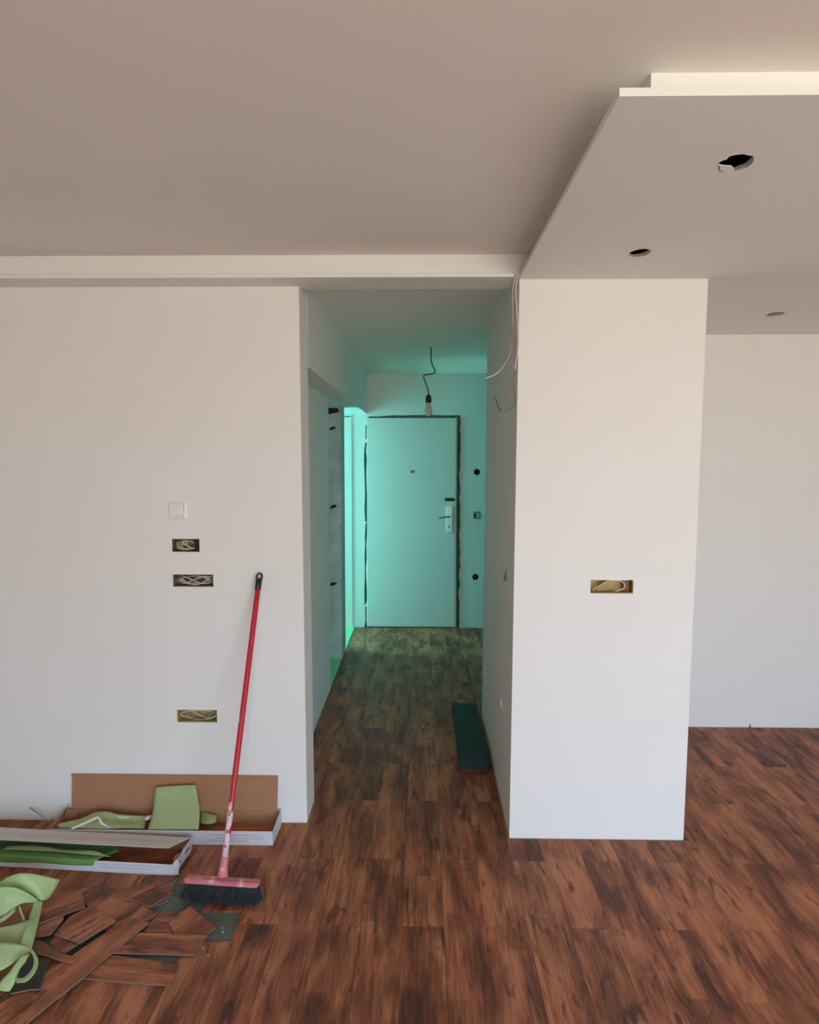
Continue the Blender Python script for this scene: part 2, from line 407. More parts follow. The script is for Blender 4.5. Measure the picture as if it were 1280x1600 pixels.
link('wall_pillar_top', boxm((R1+.002, 2.95, ZB+.0165), (R1+.12, D3, ZC)), WHITE, kind=ST)
# hallway left: upper wall over the recess, recessed wall and the piece between the doorways
link('wall_hall_upper', joinm(boxm((-.86, 2.95, ZB), (xt, YA, ZC)), boxm((-.86, YA, ZL), (xt+.0015, D4, ZC))), HALLM, kind=ST)
yd1, yd1b, yd2 = 4.667, 5.3815, 5.6285
wr = link('wall_recess', boxm((-.80, YA, -.0045), (L2, yd1, ZL)), HALLM, kind=ST)
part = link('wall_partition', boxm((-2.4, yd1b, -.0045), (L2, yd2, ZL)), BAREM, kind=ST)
def widen(pts, k=1.35):
    c = sum(p[0] for p in pts)/len(pts); return [(p[0]+(k if p[0] > c else -k)*.45, p[1]) for p in pts]
def pxcut(pts, y, d, back=.01):
    return prismm([aty(a, b, y)-Vector((0, back, 0)) for a, b in pts], (0, d+back, 0))
jit = [pxcut([(512, 623), (517, 630), (524, 634), (529, 640), (530, 644), (512, 647.5)], yd1b, .08),
       pxcut([(514, 670), (518, 667), (523.5, 666.5), (525, 669), (521, 670.5), (517.5, 672.5)], yd1b, .06),
       pxcut([(515, 793.5), (519, 789), (524, 788.5), (527, 792), (522, 793.5), (518, 795.5)], yd1b, .06),
       pxcut([(514.5, 914), (519, 909.5), (526, 910.5), (527, 912.5), (523, 914), (518, 916.5)], yd1b, .06)]
cut(part, jit)
link('wall_head', boxm((-.80, yd1, 2.062), (L2-.002, yd1b, ZL)), HALLM, kind=ST)
# dark sheet set into the gap over the first doorway, its shade given as colour
link('gap_shade_sheet', pxcut([(511, 621), (531, 636), (531, 650), (511, 650)], yd1b+.02, .01, 0), DARK, kind=ST)
# far wall
wf = link('wall_far', boxm((-1.9, D4, -.0045), (2.1, D4+.16, 2.56)), HALLM, kind=ST)
random.seed(3)
def jag(p, q, n, amp, axis):
    out = []
    for i in range(n):
        t = i/n; v = [p[0]+(q[0]-p[0])*t, p[1]+(q[1]-p[1])*t]; v[axis] += random.uniform(-amp, amp)
        out.append(tuple(v))
    return out
ring = [(713, 981.5)]+jag((718.0, 981.5), (719.2, 652), 34, 1.5, 0)+[(719.5, 648.5)]+jag((718, 648.5), (600, 648.8), 8, .4, 1)+[(592, 650.6), (576, 650.8), (575, 656), (713, 656)]
crack = [(571.2, 664), (572.9, 664), (572.9, 685), (571.2, 688)]
crackL = [(571.5, 691), (572.8, 692), (571.8, 705), (573, 716), (572.2, 740), (572.8, 765), (574.3, 785), (573.6, 800), (573.2, 815),
          (571, 815), (570, 795), (570.8, 775), (570.2, 745), (569.2, 720), (569.8, 703)]
crack2 = [(571.5, 820), (573.4, 812), (573.6, 830), (572.6, 850), (573, 870), (571.8, 890), (573.4, 925), (573.2, 940), (570.2, 947), (569.6, 925), (570.6, 900), (570, 870), (571, 850), (570.3, 838)]
crack3 = [(571, 948), (572.6, 948), (572.6, 970), (573.5, 981), (569.5, 981), (571.5, 970)]
def circ(px, py, r, y, d, n=20):
    c = aty(px, py, y); return prismm([(c.x+r*math.cos(2*math.pi*i/n), y-.01, c.z+r*math.sin(2*math.pi*i/n)) for i in range(n)], (0, d+.01, 0))
a, b = aty(739.5, 799.5, D4), aty(750.5, 811, D4)
cut(wf, [pxcut(ring, D4, .05), pxcut(widen(crackL, 1), D4, .045), pxcut(crack, D4, .04), pxcut(widen(crack2, .6), D4, .04), pxcut(widen(crack3, .8), D4, .04),
         circ(745.3, 737.5, .031, D4, .06), circ(743, 901.5, .031, D4, .06), boxm((a.x, D4-.01, b.z), (b.x, D4+.05, a.z))])
m0 = aty(575.5, 657, D4); m1 = aty(720, 981, D4)
link('anchor_hole_shade_sheet', pxcut([(512, 660), (529, 660), (529, 925), (512, 925)], yd1b+.022, .008, 0), DARK, kind=ST)  # dark backing sheet, paints the shade inside the anchor holes
link('wall_side_end', boxm((-2.4, D4-.010, -.0045), (-.672, D4+.01, ZL)), ROOMM, kind=ST)
link('trim_5', pxcut([(535.5, 649.8), (541, 650.3), (548.5, 650), (548.5, 651.6), (541, 652), (535.5, 651.5)], D4-.012, .004, 0), MORTAR, kind=ST)
link('crack_shade_sheet', pxcut([(566.5, 660), (573.5, 660), (573.5, 980.5), (566.5, 980.5)], D4+.007, .005, 0), simple('crack_shade', (.05, .07, .055), .95), kind=ST)  # added dark sheet behind the cracks, colours in their inner shade
link('trim_2', pxcut([(711, 981), (721, 981), (721.5, 645), (575, 647), (575, 656.5), (711, 656.5)], D4+.014, .012, 0), MORTAR, kind=ST)
# alcove wall on the right, side walls, back wall with the balcony window
wa = link('wall_alcove', boxm((R2-.02, D5, -.0045), (XW1, D3, ZC)), WHITE, kind=ST)
cut(wa, [pxcut([(1169.5, 1138.5), (1171, 1134), (1173.2, 1130.5), (1173.8, 1138.5)], D5, .03), circ(1142.5, 1062.5, .0035, D5, .02, 8)])
link('wall_left', boxm((XW0-.12, YB, -.0045), (XW0, YA, ZC)), WHITE, kind=ST)
link('wall_right', boxm((XW1, YB, -.0045), (XW1+.12, D3, ZC)), WHITE, kind=ST)
link('wall_back', joinm(boxm((XW0-.12, YB-.2, -.0045), (WX0, YB, ZC)), boxm((WX1, YB-.2, -.0045), (XW1+.12, YB, ZC)),
     boxm((WX0, YB-.2, WZ1), (WX1, YB, ZC)), boxm((WX0, YB-.2, -.0045), (WX1, YB, WZ0))), WHITE, kind=ST)
wf_ = []
xs = [WX0, WX0+.875, WX0+1.75, WX0+2.625, WX1]
for i, x in enumerate(xs):
    wf_.append(boxm((x-.04 if i else x, YB-.14, WZ0), (x+.04 if i < 4 else x, YB-.08, WZ1)))
wf_ += [boxm((WX0, YB-.14, WZ0), (WX1, YB-.08, WZ0+.07)), boxm((WX0, YB-.14, WZ1-.07), (WX1, YB-.08, WZ1))]
link('window_1', joinm(*wf_), GREYP, kind=ST)
# side rooms behind the recess
link('wall_side_rooms', joinm(boxm((-2.5, YA, -.0045), (-2.4, D4+.1, ZC)), boxm((-2.4, YA-.0, -.0045), (-.80, YA+.1, ZC)),
                              ), ROOMM, kind=ST)
link('ceiling_side_rooms', boxm((-2.4, YA, ZL+.001), (-.86, D4, ZL+.08)), ROOMM, kind=ST)
link('floor_side_rooms', joinm(boxm((-2.4, YA+.1, -.0045), (-.802, yd1b, .0)), boxm((-.80, yd1, -.0045), (L2-.002, yd1b, .0)),
                               boxm((-2.4, yd2, -.0045), (L2-.002, D4, .0))), SCREED, kind=ST)
link('wall_hall_end', boxm((2.0, D3, -.0045), (2.1, D4, ZC)), HALLM, kind=ST)
# ceilings
link('ceiling', boxm((XW0, YB, ZC), (XW1, YA, ZC+.12)), CEILM, kind=ST)
link('ceiling_hall', boxm((-.86, 2.95, ZH), (2.1, D4, ZC+.02)), CEILM, kind=ST)

# beam across the wall head: lower board with a proud lip and the box behind it
link('ceiling_beam', boxm((XW0, 2.785, ZB+.0168), (.49, 2.95, ZC)), WHITE, kind=ST)
link('ceiling_beam_board', boxm((XW0, 2.757, ZB), (R1-.022, 2.95, ZB+.0135)), WHITE, kind=ST)
# dropped panel on the right with three ragged lamp holes
sof = link('ceiling_panel_board', boxm((R1+.001, 1.4135, ZB), (XW1, D5, ZB+.0165)), WHITE, kind=ST)
def ragged(px, py, z, rx, ry, n=26, amp=.10):
    c = atz(px, py, z); P = []
    for i in range(n):
        a = 2*math.pi*i/n; k = 1+random.uniform(-amp, amp); P.append((c.x+rx*k*math.cos(a), c.y+ry*k*math.sin(a), z-.01))
    n = len(P); me = prismm(P, (0, 0, .04))
    for v in me.vertices:
        if v.co.z > z+.02: v.co.x = c.x+(v.co.x-c.x)*1.0; v.co.y = c.y+(v.co.y-c.y)*2.2+.01
    return me
random.seed(11)
cut(sof, [ragged(1151, 254.5, ZB, .041, .038), ragged(1000.5, 395, ZB, .037, .036, amp=.06), ragged(1212, 491, ZB, .040, .040, amp=.05)])
link('torn_paper', prismm([atz(*q, ZB-.0005) for q in ((1123.5, 256.5), (1134, 258), (1143, 258.5), (1147, 263), (1149, 268), (1136, 268.5), (1126, 265))], (0, 0, -.0015)), simple('plasterboard_paper', (.84, .82, .78), .8), sof)
link('ceiling_panel_box', joinm(boxm((.492, 1.508, ZB+.0165), (XW1, 1.52, ZC)), boxm((.492, 1.52, ZB+.0165), (.504, 2.95, ZC))), WHITE, kind=ST)
link('ceiling_panel_shade_sheet', boxm((.51, 1.53, ZC-.004), (XW1-.01, D5-.01, ZC-.001)), DARK, kind=ST)  # thin dark sheet painting the shade seen through the lamp holes

# ------------------------------------------------------------------ entrance door
c0 = aty(574.5, 980, D4)
zt = aty(640, 653.2, D4).z
door = link('door_1', None, kind=ST); door.location = (0, 0, 0)
bpy.data.objects.remove(door)
xl, xr = aty(573.8, 800, D4).x, aty(712.2, 800, D4).x
dl = boxm((xl, D4-.012, .008), (xr-.012, D4+.03, zt), .0015)
slot = boxm((aty(695, 780, D4).x, D4-.03, aty(700, 783, D4).z), (aty(711, 780, D4).x, D4+.01, aty(700, 778, D4).z))
DOORM = plaster('door_paint', (.63, .64, .62), .5)
door = link('door_1', dl, DOORM, kind=ST)
cut(door, [slot, pxcut([(702, 749), (703.2, 741.5), (704, 742), (702.8, 750)], D4-.012, .006)])
link('door_edge_strip', boxm((xr-.010, D4-.016, .004), (xr+.006, D4+.03, zt+.002), .001), simple('strip_paint', (.52, .46, .42), .5), door)
pt = lathem([(.016, 0), (.016, .004), (.011, .007), (.005, .005)], 16, 'y'); pt.transform(Matrix.Translation(aty(644, 737, D4-.012)))
link('peephole', pt, simple('aged_brass', (.16, .17, .14), .4, .6), door)
p0, p1 = aty(697.5, 791, D4-.012), aty(706.5, 832, D4-.012)
plate = link('door_handle', boxm((p0.x, D4-.020, p1.z), (p1.x, D4-.012, p0.z), .002), GREYP, door)
lv = aty(702, 807.5, D4-.02); le = aty(685, 809.5, D4-.06)
link('lever', tubem([lv, lv+Vector((0, -.035, .002)), lv+Vector((-.02, -.045, .003)), le], [.010, .010, .009, .008], 10), simple('dull_grey_metal', (.20, .21, .20), .5, .2), plate)
kh = aty(702, 823, D4-.02); q = lathem([(.008, 0), (.008, .002), (.004, .0022)], 12, 'y'); q.transform(Matrix.Translation(kh))
link('keyhole', q, BLACKP, plate)
for yy in (794.5, 829):
    q = lathem([(.004, 0), (.0035, .0016), (.001, .002)], 10, 'y'); q.transform(Matrix.Translation(aty(702, yy, D4-.02)))
    link('screw', q, STEEL, plate)
sa, sb = aty(695.5, 783, D4-.012), aty(711, 778.2, D4-.012)
link('slot', boxm((sa.x, D4-.0128, sa.z), (sb.x, D4-.0115, sb.z)), DARK, door)  # dark plate over the cut, shade inside the slot put in as colour
link('threshold', boxm((xl, D4-.02, .0), (xr+.01, D4+.02, .0075)), BLACKP, door)

# round wall boxes and the flush switch insert beside the door
for (px, py, lab, inner) in ((745.3, 737.5, 'empty round black wall box above the square switch insert, right of the entrance door', False),
                             (743, 901.5, 'round black wall box with wires, lowest of the three right of the entrance door', True)):
    c = aty(px, py, D4); t = empty('wall_box', (c.x, D4, c.z), lab, 'wall box')
    q = lathem([(.0295, -.050), (.0305, -.050), (.0305, .0), (.0290, .0), (.0290, -.046), (.001, -.046)], 20, 'y'); link('cup', q, BLACKP, t)
    if inner:
        for s_ in range(3):
            link('wire', tubem([(-.012+.01*s_, .045, .0), (-.015+.012*s_, .02, .012-.01*s_), (.004*s_-.002, .008, -.012+.008*s_), (.012-.01*s_, .02, -.004)], .0022, 6), GCAB, t)
a, b = aty(739.5, 799.5, D4), aty(750.5, 811, D4); cx, cz = (a.x+b.x)/2, (a.z+b.z)/2; hw, hh = (b.x-a.x)/2-.001, (a.z-b.z)/2-.001
t = empty('switch_insert', (cx, D4, cz), 'square grey switch insert without cover, in the wall right of the entrance door', 'switch')
fr = boxm((-hw, -.003, -hh), (hw, .03, hh), .001); o = link('frame', fr, simple('zinc_frame', (.22, .25, .23), .5), t)
cut(o, [boxm((-hw*.55, -.02, -hh*.65), (hw*.55, .02, hh*.65))])
link('rocker', boxm((.0, .002, -hh*.6), (hw*.5, .02, hh*.6), .001), GREYP, t)
link('pocket', boxm((-hw*.52, .012, -hh*.6), (-.001, .02, hh*.6)), BLACKP, t)

# ------------------------------------------------------------------ hanging bulb
yb = 4.943; t0 = atz(674, 543, ZH)
t = empty('hanging_bulb', t0, 'frosted light bulb in black socket hanging on a kinked cable from the hallway ceiling', 'lamp')
def rel(P, o=t0): return [Vector(p)-o for p in P]
cb = [t0+Vector((0, 0, .0))]+[aty(x, y, yb) for x, y in ((673.7, 556), (674.6, 567), (678, 575), (680, 581), (676.5, 584), (664, 586), (662, 588.5), (664, 595), (668, 606), (670, 616), (670, 620))]
link('cable', tubem(rel(cb), .0042, 8), BLACKP, t)
so = aty(669.7, 629, yb)
q = lathem([(.0225, 0), (.0225, .035), (.018, .047), (.008, .060), (.004, .061)], 20); q.transform(Matrix.Translation(so-t0)); link('socket', q, BLACKP, t)
prof = [(.0135, 0), (.0165, -.01), (.019, -.028), (.025, -.045), (.0285, -.062), (.0285, -.078), (.023, -.090), (.012, -.098), (.001, -.100)]
q = lathem(prof, 24); q.transform(Matrix.Translation(so-t0)); link('bulb', q, BULB, t)
q = lathem([(.011, 0), (.010, -.003), (.006, -.006)], 16); link('ceiling_hole', q, MORTAR, t)

# ------------------------------------------------------------------ wall boxes with cables in the plaster
def wires(n, w, h, seed, loops, rad=.0021, d0=.012, d1=.045):
    random.seed(seed); out = []
    for i in range(n):
        kind = loops[i % len(loops)]; ph = random.uniform(0, 1); dy = random.uniform(d0, d1*.7)
        A, B = w*(.30+.15*random.random()), h*(.26+.14*random.random())
        if kind == 'o':      # loop
            P = [(A*math.cos(t_)+random.uniform(-1, 1)*w*.03, dy+.006*math.sin(t_*2+ph*6), B*math.sin(t_)) for t_ in np.linspace(ph*6, ph*6+5.0+random.random(), 9)]
        elif kind == 's':    # lazy diagonal
            s_ = random.choice((-1, 1)); P = [(-w*.42, d1, s_*h*.3), (-w*.2, dy, s_*h*.25), (w*.05, dy-.003, -s_*h*.12), (w*.25, dy, -s_*h*.3), (w*.42, d1*.8, -s_*h*.22)]
        else:                # hanging bow
            P = [(-w*.36, d1, h*.4), (-w*.30, dy, h*.05), (-w*.08, dy-.004, -h*.33), (w*.14, dy-.004, -h*.33), (w*.33, dy, h*.1), (w*.42, d1*.7, h*.35)]
        out.append(tubem(P, rad, 6, 5))
    return out
def elbox(k, y, m, label, n, loops, seed, rad=.0021, extra=None):
    x0, x1, z0, z1 = ER[k]; w, h = x1-x0-.002, z1-z0-.002
    t = empty('junction_box', ((x0+x1)/2, y, (z0+z1)/2), label, 'junction box')
    th = .0015
    sh = joinm(boxm((-w/2, .050, -h/2), (w/2, .053, h/2)), boxm((-w/2, .003, -h/2), (-w/2+th, .050, h/2)), boxm((w/2-th, .003, -h/2), (w/2, .050, h/2)),
               boxm((-w/2+th, .003, -h/2), (w/2-th, .050, -h/2+th)), boxm((-w/2+th, .003, h/2-th), (w/2-th, .050, h/2)))
    link('back_box', sh, m, t)
    for i, q in enumerate(wires(n, w, h, seed, loops, rad)): link('wire', q, CAB if i % 4 else GCAB, t)
    if extra: extra(t, w, h)
    return t
elbox('a', D1, OLIVE, 'short wall box full of coiled cables just below the white light switch', 9, 'oosob', 5, .0023,
      lambda t, w, h: (link('connector', boxm((-.028, .016, -.004), (.004, .034, .020), .003), YEL, t), link('knockout', boxm((w/2-.024, .004, -h/2+.004), (w/2-.006, .045, h/2-.004), .002), DARK, t)))
elbox('b', D1, OLIVE, 'long wall box crammed with looped cables, second below the light switch', 16, 'ososb', 8, .0023)
elbox('c', D1, YEL, 'yellowish wall box with a slack cable bow, lowest on the left wall', 4, 'bobs', 4, .0028)
def pe(t, w, h):
    link('knockout', boxm((w/2-.034, .030, -h/2+.004), (w/2-.006, .047, h/2-.004), .002), simple('rust_brown', (.25, .10, .04), .8), t)
    link('wire', tubem([(-w/2+.01, .012, -h*.36), (-w*.32, .01, -h*.05), (-w*.12, .018, h*.30), (w*.1, .022, h*.40), (w*.26, .018, h*.33), (w*.33, .014, h*.05), (w*.27, .012, -h*.22), (w*.1, .014, -h*.42)], .0026, 6), CAB, t)
    link('wire', tubem([(-w/2+.012, .006, -h*.44), (-w*.36, .012, -h*.2), (-w*.2, .03, h*.22), (0, .04, h*.38)], .0042, 6), simple('ochre_cable', (.22, .15, .05), .6), t)
elbox('d', D2, YEL, 'yellow wall box in the white pillar face', 0, 'o', 9, extra=pe)

# light switch
x0, x1, z0, z1 = rect_at(262.5, 783, 292, 811.5, D1-.008); w, h = x1-x0, z1-z0
t = empty('light_switch', ((x0+x1)/2, D1, (z0+z1)/2), 'white single light switch with square frame on the left wall', 'switch')
t.rotation_euler = (0, math.radians(.8), 0)
bm = bmesh.new(); R_ = [(w/2, h/2, 0), (w/2, h/2, -.004), (w/2-.008, h/2-.008, -.012), (w/2-.012, h/2-.012, -.011), (w/2-.013, h/2-.013, -.004)]
V = []; Fc = []
for (a, b, y) in R_: V += [(-a, y, -b), (a, y, -b), (a, y, b), (-a, y, b)]
for i in range(len(R_)-1):
    for j in range(4): Fc.append((i*4+j, i*4+(j+1) % 4, (i+1)*4+(j+1) % 4, (i+1)*4+j))
Fc += [(0, 1, 2, 3), tuple(16+j for j in range(4))]
link('frame', pyd(V, Fc), GREYP, t)
rk = boxm((-w/2+.014, -.0125, -h/2+.013), (w/2-.0140, -.004, h/2-.014), .002)
rk.transform(Matrix.Rotation(math.radians(-5), 4, 'Z')); link('rocker', rk, GREYP, t)

# small fittings on the hallway right wall
ca = atx(792, 897, R1)
t = link('wall_hook', joinm(tubem([(0, 0, .022), (-.004, 0, .004), (-.010, -.002, -.004), (-.010, -.004, -.018), (-.006, -.002, -.028), (0, 0, -.026)], .0035, 6),
         boxm((-.004, -.007, -.03), (.001, .007, -.008), .001)), GCAB, label='small grey metal hook high on the hallway side of the pillar', cat='hook')
t.location = ca+Vector((-.0005, 0, 0))
ca, cb2 = atx(785.5, 1089, R1), atx(785.5, 1112, R1)
hh = (ca.z-cb2.z)/2
t = empty('socket_outlet', ((R1, ca.y, (ca.z+cb2.z)/2)), 'small white socket plate low on the hallway side of the pillar', 'socket')
link('plate', boxm((-.006, -.030, -hh*1.0), (-.0005, .030, hh*1.0), .002), GREYP, t)
q = lathem([(.022, 0), (.020, .006), (.017, .0065)], 20, 'y'); q.transform(Matrix.Rotation(-math.pi/2, 4, 'Z') @ Matrix.Identity(4)); q.transform(Matrix.Translation((-.006, 0, 0)))
link('insert', q, GREYP, t)

# cables hanging out of the gap between beam and dropped panel
def pxtube(pts, r, n=7): return tubem([aty(*p) for p in pts], r, n)
def cable(pts, r, m, label, grp='loose cables hanging beside the pillar'):
    me = pxtube(pts, r); o = link('hanging_cable', me, m, label=label, cat='cable', group=grp)
    c = aty(*pts[0]); me.transform(Matrix.Translation(-c)); o.location = c; return o
cable([(809, 427, 2.74), (806.5, 432, 2.735), (802.5, 444, 2.74), (801, 460, 2.76), (801, 490, 2.80), (802, 515, 2.85), (802, 530, 2.88), (797, 553, 2.84), (786, 573, 2.78), (774, 585, 2.74), (759, 591, 2.72)], .0026, CAB,
      'cream cable beside the pillar curving out to the left over the hallway')
cable([(811, 429, 2.728), (808.5, 437, 2.730), (805.8, 450, 2.735), (807.5, 480, 2.75), (809.3, 510, 2.76), (810, 535, 2.765), (808.5, 552, 2.765), (806, 566, 2.765), (804.8, 577, 2.765)], .0026, CAB,
      'cream cable hanging straight down along the pillar corner')
cable([(806.5, 433, 2.748), (804, 447, 2.76), (804.5, 500, 2.78), (805, 560, 2.80), (802, 600, 2.83), (804.8, 622, 2.85), (803, 634, 2.87), (796, 640, 2.89), (790, 642, 2.90)], .0018, GCAB,  # thin grey tube with a hooked lower end
      'thin grey line hooked at its lower end on the hallway side of the pillar')
sc = [atx(x, y, R1-.002) for x, y in ((774, 621), (777, 631), (782, 643))]
o = link('wire_stub', tubem(sc, .0022, 6), GCAB, label='short dark wire stub on the hallway side of the pillar', cat='wire'); recentre(o)

# ------------------------------------------------------------------ dark carton in the hallway
A, B, C_, D_ = atz(708, 1099, .05), atz(742.5, 1099, .05), atz(718, 1191, .05), atz(764, 1191, .05)
cx, cy = (A.x+B.x+C_.x+D_.x)/4, (A.y+C_.y)/2
t = empty('carton', (cx, cy, 0), 'long flat dark green closed carton on the hallway floor beside the right wall', 'box')
ww = .077; ll = (A.y-C_.y)/2
link('body', boxm((-ww, -ll, .0), (ww, ll, .036), .002), DGRN, t)
link('lid', boxm((-ww-.002, -ll-.002, .030), (ww+.002, ll+.002, .052), .002), DGRN, t)
link('end_flap', boxm((-ww+.01, -ll-.0045, .002), (ww-.01, -ll-.001, .014), .001), simple('flap_brown', (.10, .03, .02), .7), t)

# ------------------------------------------------------------------ open carton 1 (against the wall)
bx0, bx1, by0, by1, bh = -1.602, -.637, 2.718, 2.878, .062
t = empty('open_carton', (bx1, by0, 0), 'open white flooring carton against the left wall with its brown lid standing upright', 'box')
Wd = bx1-bx0; Dp = by1-by0; T = .003
tray = joinm(boxm((-Wd, 0, 0), (0, Dp, T)))
link('tray', joinm(boxm((-Wd+.0, T, 0), (-T, Dp-T, T)), boxm((-Wd, 0, 0), (0, T*.4, bh))), FRNP1, t)
link('inner_lining', joinm(boxm((-Wd, T*.4, T), (-T, T, bh-.001)), boxm((-Wd, Dp-T, 0), (-T, Dp, bh+.006)), boxm((-Wd+T, T, T), (-T, Dp-T, T+.001))), CARD, t)
lid = pyd([(-Wd+.012, Dp-.001, bh+.004), (-.012, Dp-.001, bh+.004), (-.010, Dp+.014, .222), (-Wd+.012, Dp+.014, .220),
           (-Wd+.012, Dp+.003, bh+.004), (-.012, Dp+.003, bh+.004), (-.010, Dp+.018, .222), (-Wd+.012, Dp+.018, .220)],
          [(0, 1, 2, 3), (4, 7, 6, 5), (0, 4, 5, 1), (1, 5, 6, 2), (2, 6, 7, 3), (3, 7, 4, 0)])
link('lid', lid, CARD, t, label='brown inside of the upright lid')
link('lid_tuck', boxm((-Wd+.010, Dp+.011, .214), (-.010, Dp+.016, .224), .0005), CARD, t)
e1 = pyd([(0, 0, 0), (.003, Dp, 0), (.004, Dp+.002, .072), (.002, .002, .060), (-T, 0, 0), (-T, Dp, 0), (-T+.004, Dp, .072), (-T+.002, .002, .060)],
         [(0, 1, 2, 3), (4, 7, 6, 5), (0, 4, 5, 1), (1, 5, 6, 2), (2, 6, 7, 3), (3, 7, 4, 0)])
o = link('end_panel', e1, WCARD, t); o.data.transform(Matrix.Translation((.0025, 0, 0)))
cut(o, [boxm((-.03, .05, .022), (.03, .09, .036), .002)])
# torn left end
link('torn_flap', thicken(link('torn_flap', sheetm([[(-Wd-.002, .12, .0), (-Wd-.01, .14, .05), (-Wd+.0, .16, .085)], [(-Wd-.03, .05, .0), (-Wd-.035, .07, .02), (-Wd-.02, .11, .055)], [(-Wd-.05, .0, .0), (-Wd-.07, .03, .004), (-Wd-.055, .07, .018)]], 3), CARD), .002).data, None, t)
bpy.data.objects.remove([o for o in bpy.data.objects if o.name.startswith('torn_flap') and o.parent is None][0])
link('torn_flap', prismm([(-Wd-.03, Dp-.014, .0), (-Wd+.05, Dp-.012, .0), (-Wd+.045, Dp-.01, .064), (-Wd+.012, Dp-.01, .07), (-Wd-.018, Dp-.012, .068), (-Wd-.02, Dp-.014, .04)], (0, .002, 0)), CARD, t)
# planks left in the carton
for i in range(1):
    random.seed(20+i); z = T+.002+.005*i
    o = link('packed_plank', boxm((-.072, -.455, 0), (.072, .455, .0045)), WOOD, label=None, cat='plank')
    o.location = (bx1-.475+random.uniform(-.004, .004), by0+Dp/2, z); o.rotation_euler = (0, 0, math.pi/2)
    o['label'] = 'brown vinyl plank lying inside the open carton with the upright lid'
# foils
def foil(name, rows, m, label, grp=None, th=.0012, sub=4, white=False):
    me = sheetm([[atz(*p) if len(p) == 3 else aty(p[0], p[1], p[3]) for p in r] for r in rows], sub)
    o = link(name, me, m, label=label, cat='foil' if m != WFOIL else 'strip', group=grp); thicken(o, th); recentre(o); return o
foil('green_foil', [[(243, 1230, 0, 2.86), (262, 1228.5, 0, 2.861), (284, 1227, 0, 2.860), (305.5, 1226.5, 0, 2.855)],
                    [(241, 1248, 0, 2.842), (262, 1248, 0, 2.845), (286, 1247, 0, 2.842), (309, 1246, 0, 2.836)],
                    [(239, 1268, 0, 2.80), (262, 1268, 0, 2.80), (286, 1267, 0, 2.80), (312, 1266, 0, 2.80)],
                    [(235, 1284, 0, 2.755), (260, 1284, 0, 2.76), (286, 1284, 0, 2.76), (311.5, 1284, 0, 2.755)],
                    [(231, 1296, 0, 2.728), (258, 1296, 0, 2.730), (284, 1296, 0, 2.730), (310, 1296, 0, 2.728)]], FOAM2,
     'olive green foil sheet standing upright in the open carton against its brown lid')
foil('green_foil', [[(314, 1268, .060), (326, 1270, .063), (339, 1274, .055)], [(313, 1277, .050), (326, 1280, .056), (338, 1282, .045)], [(312, 1286, .040), (325, 1288, .045), (337, 1286, .035)]], FOAM2,
     'small green foil scrap sticking out right of the upright foil sheet')
foil('green_foil', [[(150, 1268, .085), (168, 1268, .09), (186, 1272, .08), (205, 1274, .075), (229, 1275, .07)],
                    [(126, 1279, .07), (150, 1277, .075), (175, 1280, .07), (200, 1281, .06), (228, 1282, .06)],
                    [(92, 1287, .06), (120, 1288, .065), (160, 1286, .07), (195, 1288, .06), (227, 1288, .055)],
                    [(92, 1294, .05), (125, 1294, .055), (160, 1295, .06), (195, 1294, .055), (225, 1295, .05)]], FOAM2,
     'crumpled olive green foil lying in the left half of the open carton')
foil('paper_strip', [[(110, 1294, .075), (128, 1286, .09), (143, 1279, .10), (154, 1275.5, .105), (160, 1284, .095), (166, 1289, .085)],
                     [(115, 1295.5, .073), (131, 1288.5, .088), (146, 1281.5, .098), (153, 1279, .10), (157, 1287, .09), (174, 1294, .08)]], WFOIL,
     'narrow white strip bent over the crumpled foil in the open carton', sub=3)
foil('paper_strip', [[(180, 1272, .092), (186, 1275, .092), (194, 1275.5, .09), (202, 1275, .088)], [(182, 1275, .09), (187, 1278, .09), (195, 1278, .088), (202, 1277.5, .086)]], WFOIL,
     'short white strip lying on the crumpled foil, left of the upright sheet', sub=2)
foil('paper_strip', [[(226, 1276, .08), (232, 1274, .085), (238, 1274, .083)], [(227, 1282, .075), (231, 1281, .08), (235, 1278, .08)]], WFOIL,
     'small white curl touching the left edge of the upright foil sheet', sub=2)
st = link('thin_rod', tubem([atz(80, 1286, .03), atz(64, 1274, .06), aty(47, 1262, 2.895)], .0022, 6), GCAB, label='thin grey rod leaning on the left wall behind the cartons', cat='rod'); recentre(st)

# ------------------------------------------------------------------ open carton 2 (in front, slightly turned)
ang = math.atan2(2.548-2.50, -1.713+.986)
P0 = atz(271, 1368.5)
t2 = empty('open_carton', P0, 'white flooring carton in front with its printed beige lid half closed', 'box'); t2.rotation_euler = (0, 0, ang-math.pi)
Wd, Dp, bh = .96, .166, .046
link('tray', joinm(boxm((-Wd, T, 0), (-T, Dp-T, T)), boxm((-Wd, 0, 0), (0, T*.5, bh))), FRNP, t2)
link('inner_lining', joinm(boxm((-Wd, T*.5, T), (-T, T, bh-.001)), boxm((-Wd, Dp-T, 0), (-T, Dp, bh+.014)), boxm((-Wd+T, T, T), (-T, Dp-T, T+.001))), CARD, t2)
lidv = [(-Wd, Dp, bh+.018), (0, Dp, bh+.016), (-.038, .040, bh+.045), (-Wd, .040, bh+.042)]
top = pyd(lidv+[(x, y, z-.003) for x, y, z in lidv], [(0, 1, 2, 3), (4, 7, 6, 5), (0, 4, 5, 1), (1, 5, 6, 2), (2, 6, 7, 3), (3, 7, 4, 0)])
top.transform(Matrix.Translation((0, -Dp, 0)))
o = link('lid', top, LIDP, t2, label='beige lid with faint grey print'); o.location = (0, Dp, 0)
ep = prismm([(z_*.13, y_, z_) for y_, z_ in ((.0, 0), (Dp, 0), (Dp+.004, .062), (Dp*.55, .066), (.05, .056), (.01, .060))], (.0025, 0, 0))
